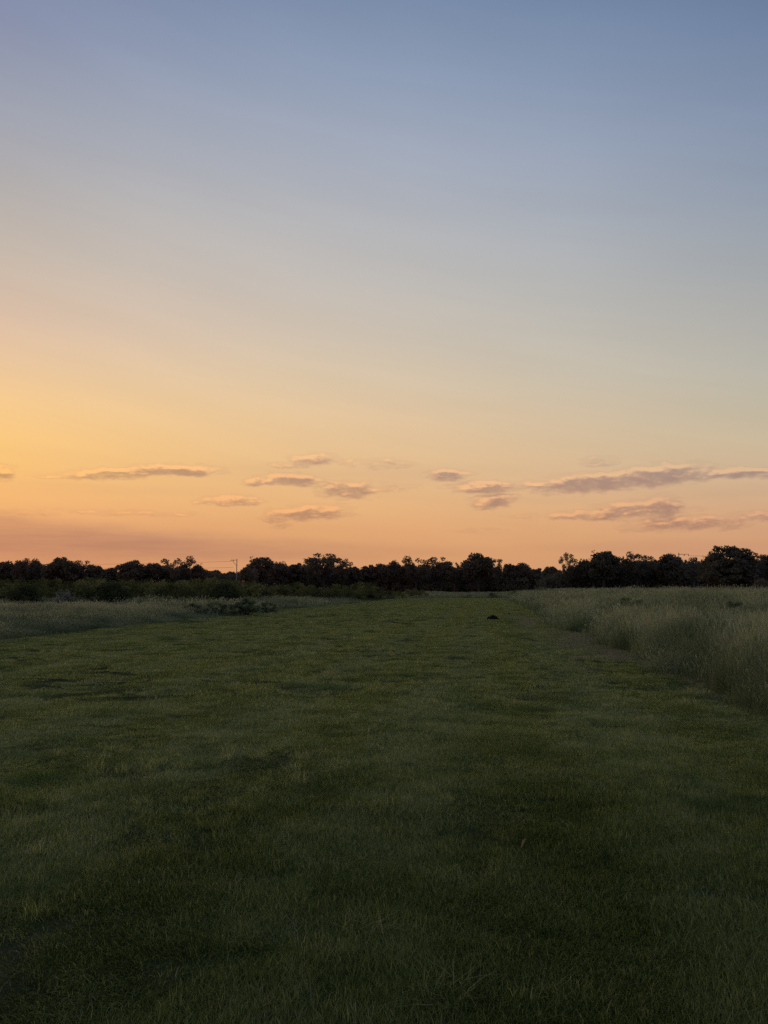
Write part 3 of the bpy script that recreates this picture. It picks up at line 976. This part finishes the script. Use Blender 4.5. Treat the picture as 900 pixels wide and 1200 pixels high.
TREES = [
    (4, 657, 24, 262, 'round', 'dark round tree cut off by the edge of the frame at the treeline end'),
    (24, 654, 19, 258, 'oval', 'narrow dark tree, second along the treeline from the cut-off tree'),
    (41, 655, 16, 266, 'round', 'small round tree, third along the treeline from the cut-off tree'),
    (72, 653, 33, 255, 'broad', 'broad dark tree standing above the pale grey bush'),
    (97, 657, 24, 262, 'open', 'loose tree sloping down just past the broad tree over the pale grey bush'),
    (113, 663, 20, 268, 'low', 'low tree ending the slope, between the broad tree and the domed tree'),
    (133, 664, 22, 270, 'low', 'low level tree directly above the large dark round bush'),
    (155, 656, 27, 258, 'round', 'domed tree standing alone above the end of the dark round bush'),
    (182, 660, 25, 262, 'low', 'flat-topped tree between the domed tree and the tree with sky gaps'),
    (210, 652, 28, 255, 'open', 'tall two-lobed tree with bright sky gaps, near the end of the wires'),
    (232, 661, 18, 260, 'round', 'small tree leaning on the two-lobed tree with sky gaps, towards the mast'),
    (252, 668, 24, 275, 'low', 'low tree under the wires, dipping towards the braced line mast'),
    (268, 670, 16, 280, 'low', 'lowest tree crown, touching the foot of the braced line mast'),
    (289, 664, 15, 240, 'round', 'small rounded tree on the far side of the braced line mast'),
    (305, 653, 28, 285, 'broad', 'big lumpy tree, first tall crown past the braced line mast'),
    (328, 658, 20, 295, 'round', 'level tree, second past the braced line mast, beside the big lumpy tree'),
    (347, 660, 22, 300, 'low', 'flat tree between the big lumpy tree and the wide ragged tree'),
    (379, 648, 40, 290, 'open', 'wide ragged tree with airy top, tallest over the middle scrub'),
    (401, 654, 17, 295, 'feather', 'thin feathery tree on the shoulder of the wide ragged tree'),
    (416, 664, 18, 310, 'low', 'low tree in the dip just past the wide ragged tree'),
    (431, 662, 18, 310, 'low', 'low even tree directly above the dark squarish bush'),
    (447, 660, 18, 310, 'round', 'rounded tree just past the one over the dark squarish bush'),
    (463, 657, 20, 312, 'round', 'small round tree touching the first see-through tree of the middle'),
    (488, 652, 27, 305, 'open', 'see-through tree, first of the pair in the middle of the treeline'),
    (517, 653, 25, 305, 'open', 'see-through tree, second of the pair in the middle of the treeline'),
    (538, 659, 14, 310, 'feather', 'little feathery tree between the see-through pair and the tallest middle crown'),
    (561, 648, 32, 300, 'broad', 'tallest crown of the middle treeline, roughly above the earth mound'),
    (583, 655, 19, 305, 'feather', 'wispy tree on the flank of the tallest middle crown'),
    (598, 661, 15, 315, 'low', 'low tree in the slope just past the wispy tree'),
    (613, 659, 20, 315, 'round', 'rounded tree on the slope down to the gap before the black thicket'),
    (630, 666, 20, 318, 'low', 'lowest tree in the gap before the black thicket'),
    (648, 664, 20, 300, 'low', 'small tree tucked behind the edge of the black thicket'),
    (666, 648, 19, 165, 'sparse', 'lone-looking sparse tree with holes, first over the black thicket'),
    (685, 655, 17, 166, 'round', 'small tree between the sparse tree and the long crown over the thicket'),
    (708, 646, 31, 160, 'broad', 'long arched crown, second tall tree over the black thicket'),
    (729, 652, 11, 163, 'feather', 'tiny tuft of a tree between the arched crown and the lacy crown'),
    (747, 647, 27, 160, 'open', 'lacy crown with sky showing through, middle of the black thicket'),
    (766, 656, 18, 166, 'low', 'low tree in the dip after the lacy crown'),
    (785, 648, 27, 160, 'round', 'round crown just before the unbraced line mast'),
    (813, 653, 20, 150, 'feather', 'wispy tree between the unbraced line mast and the big dome'),
    (836, 649, 24, 116, 'dome', 'smaller shoulder tree leaning against the big domed tree'),
    (857, 640, 52, 110, 'dome', 'biggest nearest tree, a full dark dome above the tall meadow'),
    (881, 653, 22, 118, 'dome', 'tree on the falling side of the big dome'),
    (899, 650, 22, 120, 'dome', 'tree cut by the frame edge beyond the big dome'),
]
for a in TREES:
    tree(*a)

# the solid dark wood behind and between those trees
SKYLINE = [(-120, 659), (0, 659), (60, 658), (90, 661), (118, 667), (150, 664), (195, 662), (240, 669), (275, 672), (300, 662), (345, 661), (390, 661), (415, 665),
           (470, 661), (540, 662), (600, 663), (635, 668)]
SKYLINE_R = [(650, 671), (668, 661), (700, 655), (740, 655), (770, 657), (800, 657), (830, 656), (1000, 658)]


def wood_mass(name, bands, size, label, mat):
    g = np.random.default_rng(77)
    cen, rad = [], []
    for (px0, px1, D0, D1, n, line) in bands:
        lx, ly = zip(*line)
        px = px0 + (px1 - px0) * g.random(n)
        D = D0 + (D1 - D0) * g.random(n)
        x = (px - 450) / FPX * D
        top = EYE + (HOR - np.interp(px, lx, ly)) / FPX * D
        r = 1.3 + 1.3 * g.random(n)
        z = 0.3 + (top - 0.3 - r * 0.8) * np.where(g.random(n) < 0.3, 0.3 * g.random(n), g.random(n) ** 0.7)
        cen.append(np.stack([x, D, z], -1))
        rad.append(r)
    cen, rad = np.concatenate(cen), np.concatenate(rad)
    V, Q, tint = cards(g, cen, rad, np.full(len(cen), 80), size, 0.8, 0.4)
    return tag(obj(name, mesh_np(name, V, Q, None, tint), mat), label, 'woodland', kind='stuff')


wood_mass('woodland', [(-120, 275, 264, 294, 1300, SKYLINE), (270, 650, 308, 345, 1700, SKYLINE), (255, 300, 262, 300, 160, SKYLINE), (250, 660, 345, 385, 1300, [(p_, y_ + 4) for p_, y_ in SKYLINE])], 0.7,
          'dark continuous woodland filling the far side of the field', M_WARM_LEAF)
wood_mass('thicket', [(636, 1010, 166, 190, 2000, SKYLINE_R)], 0.5,
          'near-black thicket under the closer trees behind the tall meadow grass', M_WOOD_LEAF)


def bush_meshes(seed, nb=26, r=1.15, hz=1.5, rb=(0.35, 0.6), per=95, size=0.13, flat=0.85, jitter=0.35):
    """a bush about 3 m across and 2.2 m tall: (stems mesh, leaves mesh)"""
    g = np.random.default_rng(seed)
    cen = []
    while len(cen) < nb:
        d = g.normal(size=3)
        d /= np.linalg.norm(d)
        k = g.random() ** 0.4
        p = np.array([d[0] * r * k, d[1] * r * k, abs(d[2]) * hz * k + 0.25])
        cen.append(p)
    cen = np.array(cen)
    rad = rb[0] + (rb[1] - rb[0]) * g.random(nb)
    V, Q, tint = cards(g, cen, rad, np.full(nb, per), size, flat, jitter)
    pcs = []
    for i in range(0, nb, 2):
        e = cen[i]
        s0 = np.array([g.normal(0, 0.12), g.normal(0, 0.12), -0.1])
        pcs.append(tube([s0, s0 + (e - s0) * 0.5 + np.array([0, 0, 0.12]), e], [0.035, 0.022, 0.008], 5))
    v, q, t = merge(pcs)
    return mesh_np('stem', v, q, t), mesh_np('foliage', V, Q, None, tint)


def bush(name, px, ytop, wpx, D, meshes, mat, label, cat, group=None, ref=(3.0, 2.2), base_px=None):
    x, y = at(px, D), D
    z = float(ground_z(x, y))
    H = EYE + (HOR - ytop) / FPX * D - z
    root = bpy.data.objects.new(name, None)
    COL.objects.link(root)
    root.location = (x, y, z)
    root.rotation_euler = (0, 0, tree_rng.random() * 6.283)
    s = wpx / FPX * D / ref[0]
    root.scale = (s, s, max(H, 0.3) / ref[1])
    tag(root, label, cat, group)
    sm, fm = meshes
    if not sm.materials:
        sm.materials.append(M_BARK)
    fm = fm if (not fm.materials or fm.materials[0] == mat) else fm.copy()
    if not fm.materials:
        fm.materials.append(mat)
    elif fm.materials[0] != mat:
        fm.materials[0] = mat
    obj('stem', sm, parent=root)
    obj('foliage', fm, parent=root)
    return root


B = [bush_meshes(300 + i) for i in range(3)]
B_DENSE = bush_meshes(320, nb=46, rb=(0.35, 0.55), per=120, size=0.12)
B_LOOSE = bush_meshes(330, nb=24, rb=(0.3, 0.5), per=80, size=0.12, jitter=0.5)
B_WEED = [bush_meshes(340 + i, nb=34, rb=(0.18, 0.34), per=120, size=0.11, jitter=0.5, r=1.3, hz=1.6) for i in range(2)]
BUSHES = [
    ('bush', 132, 676.5, 50, 61, B_DENSE, M_DARKBUSH, 'large dark rounded bush, biggest in the scrub belt', 'bush'),
    ('bush', 72, 684, 42, 52, B_LOOSE, M_PALEBUSH, 'pale grey-leaved bush in front of the scrub', 'bush'),
    ('bush', 100, 697, 16, 52, B_LOOSE, M_PALEBUSH, 'low pale bush between the pale grey bush and the dark round bush', 'bush'),
    ('bush', 30, 680, 42, 60, B_DENSE, M_DARKBUSH, 'dark loose bush before the pale grey bush', 'bush'),
    ('bush', 262, 677.5, 44, 63, B_DENSE, M_DARKBUSH, 'dark bush with level top below the line mast', 'bush'),
    ('bush', 305, 682, 34, 80, B[2], M_SCRUB, 'green bush just past the marker pole', 'bush'),
    ('bush', 345, 686, 40, 100, B[0], M_SCRUB, 'wide low green bush in the scrub, second past the marker pole', 'bush'),
    ('bush', 385, 687, 36, 108, B[1], M_DARKBUSH, 'dark wide bush between the green scrub and the squarish bush', 'bush'),
    ('bush', 437, 681, 25, 124, B_DENSE, M_DARKBUSH, 'dark squarish bush standing alone at the end of the scrub belt', 'bush'),
    ('weed_clump', 288, 697, 48, 47, B_WEED[0], M_WEED, 'big leafy weed clump at the lawn edge below the marker pole', 'weeds'),
    ('weed_clump', 255, 701, 40, 46, B_WEED[1], M_WEED, 'lower weed clump touching the big leafy one, on the bank', 'weeds'),
    ('weed_clump', 226, 704, 46, 45, B_WEED[0], M_WEED, 'flat weed clump ending the row of weeds on the bank', 'weeds'),
    ('weed_clump', 312, 701, 30, 50, B_WEED[1], M_WEED, 'small weed clump on the far side of the big leafy one', 'weeds'),
    ('weed_clump', 742, 696.5, 66, 38, B_WEED[0], M_WEED, 'wide dark weed clump lying in the tall meadow grass', 'weeds'),
    ('weed_clump', 858, 697, 36, 30, B_WEED[1], M_WEED, 'small upright dark weed clump in the tall meadow below the big dome', 'weeds'),
    ('bush', 774, 683, 18, 112, B[2], M_SCRUB, 'small round green bush at the foot of the black thicket', 'bush'),
    ('bush', 745, 687, 34, 118, B[0], M_DARKBUSH, 'low flat dark bush before the small round green bush', 'bush'),
    ('bush', 803, 687, 42, 100, B[1], M_DARKBUSH, 'low dark spreading bush at the foot of the big dome', 'bush'),
    ('bush', 893, 675, 30, 98, B_DENSE, M_WARM_LEAF, 'brownish dense bush at the frame edge under the domed trees', 'bush'),
    ('bush', 634, 684, 26, 150, B_LOOSE, M_WEED, 'airy grey-green bush at the near corner of the black thicket', 'bush'),
    ('bush', 602, 691, 15, 150, B[2], M_DARKBUSH, 'small dark bush out in the far meadow, beside a flatter one', 'bush'),
    ('bush', 577, 694, 15, 140, B[0], M_DARKBUSH, 'small dark bush at the end of the strip beyond the earth mound', 'bush'),
    ('bush', 549, 695, 11, 142, B[1], M_DARKBUSH, 'tiniest dark bush at the end of the mown strip', 'bush'),
]
for a in BUSHES:
    bush(*a)

# scrub belt: ragged rows of chest-high to head-high bushes
g = np.random.default_rng(55)
cen, rad = [], []
for (px0, px1, D0, D1, n, yt0, yt1) in [(-110, 300, 64, 82, 420, 676, 692), (280, 445, 96, 128, 240, 681, 693), (420, 500, 125, 150, 60, 689, 695), (-110, 290, 84, 112, 420, 677, 685)]:
    px = px0 + (px1 - px0) * g.random(n)
    D = D0 + (D1 - D0) * g.random(n)
    x = (px - 450) / FPX * D
    row = np.clip(1.6 * fbm(px * 0.06, D * 0.25, 121, 2) - 0.3, 0, 1)
    yt = yt0 + (yt1 - yt0) * row
    top = EYE + (HOR - yt) / FPX * D
    r = 0.35 + 0.55 * g.random(n) ** 1.5
    z = 0.3 + (top - 0.3 - r * 0.6) * g.random(n) ** 0.45
    cen.append(np.stack([x, D, z], -1))
    rad.append(r)
cen, rad = np.concatenate(cen), np.concatenate(rad)
V, Q, tint = cards(g, cen, rad, np.full(len(cen), 110), 0.17, 0.9, 0.32, 0.75)
tag(obj('scrub', mesh_np('scrub', V, Q, None, tint), M_SCRUB), 'belt of yellow-green scrub in front of the dark wood', 'scrub', kind='stuff')


# ------------------------------------------------------------------ line masts, wires, marker pole, mound
def mast(px, ytop, D, arm_dir, arm_len, label, brace=True):
    x, y = at(px, D), D
    z = float(ground_z(x, y))
    H = EYE + (HOR - ytop) / FPX * D * 1.01 - z
    root = bpy.data.objects.new('line_mast', None)
    COL.objects.link(root)
    root.location = (x, y, z)
    tag(root, label, 'mast')
    v, q, t = tube([(0, 0, -0.3), (0, 0, H * 0.5), (0, 0, H)], [0.14, 0.12, 0.10], 8)
    obj('post', mesh_np('post', v, q, t), M_METAL, root)
    a = Vector((arm_dir, 0, 0)) * arm_len
    v, q, t = tube([(0, 0, H - 0.35), (a.x, a.y, H - 0.3)], [0.06, 0.05], 6)
    obj('crossarm', mesh_np('crossarm', v, q, t), M_METAL, root)
    if brace:
        v, q, t = tube([(0, 0, H - 1.9), (a.x * 0.8, 0, H - 0.4)], [0.05, 0.045], 6)
        obj('brace', mesh_np('brace', v, q, t), M_METAL, root)
    ins = []
    for f in (0.55, 0.98):
        c = np.array([a.x * f, 0, H - 0.33])
        v, q, t = tube([c + (0, 0, 0), c + (0, 0, -0.08), c + (0, 0, -0.1), c + (0, 0, -0.2), c + (0, 0, -0.22), c + (0, 0, -0.34)],
                       [0.03, 0.10, 0.05, 0.10, 0.05, 0.09], 8)
        obj('insulator', mesh_np('insulator', v, q, t), M_WIRE, root)
        ins.append((x + a.x * f, y, z + H - 0.66))
    return ins


def wire(p, q, sag, label, r=0.025):
    p, q = np.array(p), np.array(q)
    pts = [p + (q - p) * t - np.array([0, 0, sag * 4 * t * (1 - t)]) for t in np.linspace(0, 1, 17)]
    v, qd, t = tube(pts, [r] * 17, 5)
    return tag(obj('overhead_wire', mesh_np('overhead_wire', v, qd, t), M_WIRE), label, 'wire')


DP = 205.0
ia = mast(277, 655.5, DP, -1, 1.6, 'thin steel line mast with a short braced arm above the low trees')
wire(ia[1], (at(60, 268), 268, EYE + (HOR - 661.5) / FPX * 268), 0.25, 'upper faint wire running from the braced line mast above the far wood')
wire((ia[0][0], ia[0][1], ia[0][2] - 1.6), (at(60, 268), 268, EYE + (HOR - 667.5) / FPX * 268), 0.25,
     'lower faint wire under the first, from the braced line mast to the wood')
DQ = 172.0
ib = mast(797, 648.5, DQ, 1, 2.2, 'thin dark line mast with a long arm rising behind the black thicket', brace=False)
wire(ib[1], (at(960, 192), 192, EYE + (HOR - 651.0) / FPX * 192), 0.1, 'faint wire from the unbraced mast towards the big domed tree')

D = 78.0
x, y = at(285, D), D
z = float(ground_z(x, y))
H = EYE + (HOR - 680.0) / FPX * D - z
root = bpy.data.objects.new('marker_pole', None)
COL.objects.link(root)
root.location = (x, y - 14.0 * 0, z)
tag(root, 'slim pale marker pole with a faded red top among the bushes below the line mast', 'pole')
v, q, t = tube([(0, 0, -0.2), (0.02, 0, H * 0.5), (0.0, 0, H - 0.25)], [0.055, 0.05, 0.045], 8)
obj('pole', mesh_np('pole', v, q, t), M_PALEPOST, root)
v, q, t = tube([(0, 0, H - 0.28), (0, 0, H - 0.26), (0.0, 0, H - 0.03), (0, 0, H)], [0.05, 0.15, 0.14, 0.06], 10)
obj('cap', mesh_np('cap', v, q, t), M_RED, root)

# heap of dark earth out on the strip
D = 40.0
x = at(576.5, D)
z = float(ground_z(x, D))
g = np.random.default_rng(3)
nr, na = 14, 40
vs = []
for i in range(nr + 1):
    f = i / nr
    for k in range(na):
        a = 2 * math.pi * k / na
        rr = 0.33 * f * (1 + 0.10 * math.sin(2 * a + 0.6) + 0.06 * math.sin(5 * a))
        hh = 0.25 * (1 - f ** 1.8) * (1 + 0.10 * math.sin(3 * a + 1))
        lump = 0.035 * (float(vnoise(rr * math.cos(a) * 14 + 50, rr * math.sin(a) * 14 + 50, 2)) - 0.4) * (1 - f * 0.6)
        vs.append((rr * math.cos(a), rr * math.sin(a), hh + lump - 0.02))
vs = np.array(vs)
idx = np.arange((nr + 1) * na).reshape(nr + 1, na)
q = np.stack([idx[:-1], np.roll(idx[:-1], -1, 1), np.roll(idx[1:], -1, 1), idx[1:]], -1).reshape(-1, 4)
clods = [(vs, q, None)]
for i in range(46):
    a, rr = g.random() * 6.283, 0.12 + 0.30 * g.random() ** 0.7
    s = 0.012 + 0.03 * g.random()
    c = np.array([rr * math.cos(a), rr * math.sin(a), max(0.0, 0.25 * (1 - (rr / 0.33) ** 1.8)) + s * 0.2])
    o8 = np.array([(-1, -1, -1), (1, -1, -1), (1, 1, -1), (-1, 1, -1), (-1, -1, 1), (1, -1, 1), (1, 1, 1), (-1, 1, 1)], float)
    o8 *= 0.6 + 0.5 * g.random((8, 3))
    cq = np.array([(0, 3, 2, 1), (4, 5, 6, 7), (0, 1, 5, 4), (1, 2, 6, 5), (2, 3, 7, 6), (3, 0, 4, 7)])
    clods.append((c + o8 * s, cq, None))
v, q, t = merge(clods)
mound = obj('earth_mound', mesh_np('earth_mound', v, q, t), M_SOIL)
mound.location = (x, D, z + 0.01)
mound.scale = (1.0, 1.0, 0.95)
tag(mound, 'small heap of dark fresh earth lying alone on the mown strip', 'mound')

# a pale splayed tuft and a curled dead leaf in the near grass
def ground_at_px(px, py):
    pit = R(5.7)
    a, c = (px - 450) / FPX, (600 - py) / FPX
    dy, dz = math.cos(pit) - c * math.sin(pit), math.sin(pit) + c * math.cos(pit)
    t_ = -EYE / dz
    return a * t_, dy * t_


g = np.random.default_rng(9)
for (px, py, lab) in [(432, 1092, 'pale splayed grass tuft in the near lawn, low and wide'),
                      (515, 1165, 'pale arching grass tuft nearest the bottom edge')]:
    x, y = ground_at_px(px, py)
    V, Q, T, tint = blades(g, 85, 0.13, 0.06, 0.14, 0.0028, 0.005, 1.8, 3, 0.55, 1.0, 0.2)
    o = obj('grass_tuft', mesh_np('grass_tuft', V, Q, T, tint), M_LAWN)
    o.location = (x, y, float(ground_z(x, y)))
    tag(o, lab, 'grass tuft')
x, y = ground_at_px(611, 1000)
nl = 9
vs, qs = [], []
for i in range(nl + 1):
    t_ = i / nl
    ww = 0.011 * math.sin(math.pi * min(1, 0.08 + t_ * 0.92)) + 0.002
    bend = 0.05 * math.sin(t_ * 2.2)
    for s_ in (-1, 0, 1):
        vs.append((s_ * ww, bend + abs(s_) * ww * 0.5, t_ * 0.075))
for i in range(nl):
    for k in range(2):
        a = i * 3 + k
        qs.append((a, a + 1, a + 4, a + 3))
M_LEAF = leaf_material('dead_leaf', [(0.0, (0.13, 0.095, 0.055)), (1.0, (0.22, 0.16, 0.09))], transl=0.3, world_var=0.3, var_scale=20)
leaf = obj('dead_leaf', mesh_np('dead_leaf', np.array(vs), np.array(qs), None, np.full(len(vs), 0.5), smooth=True), M_LEAF)
leaf.location = (x, y, float(ground_z(x, y)) + 0.03)
leaf.rotation_euler = (0.5, 0.65, 0.4)
leaf.scale = (0.6, 0.6, 0.8)
tag(leaf, 'narrow curled tan dead leaf caught in the near grass', 'leaf')
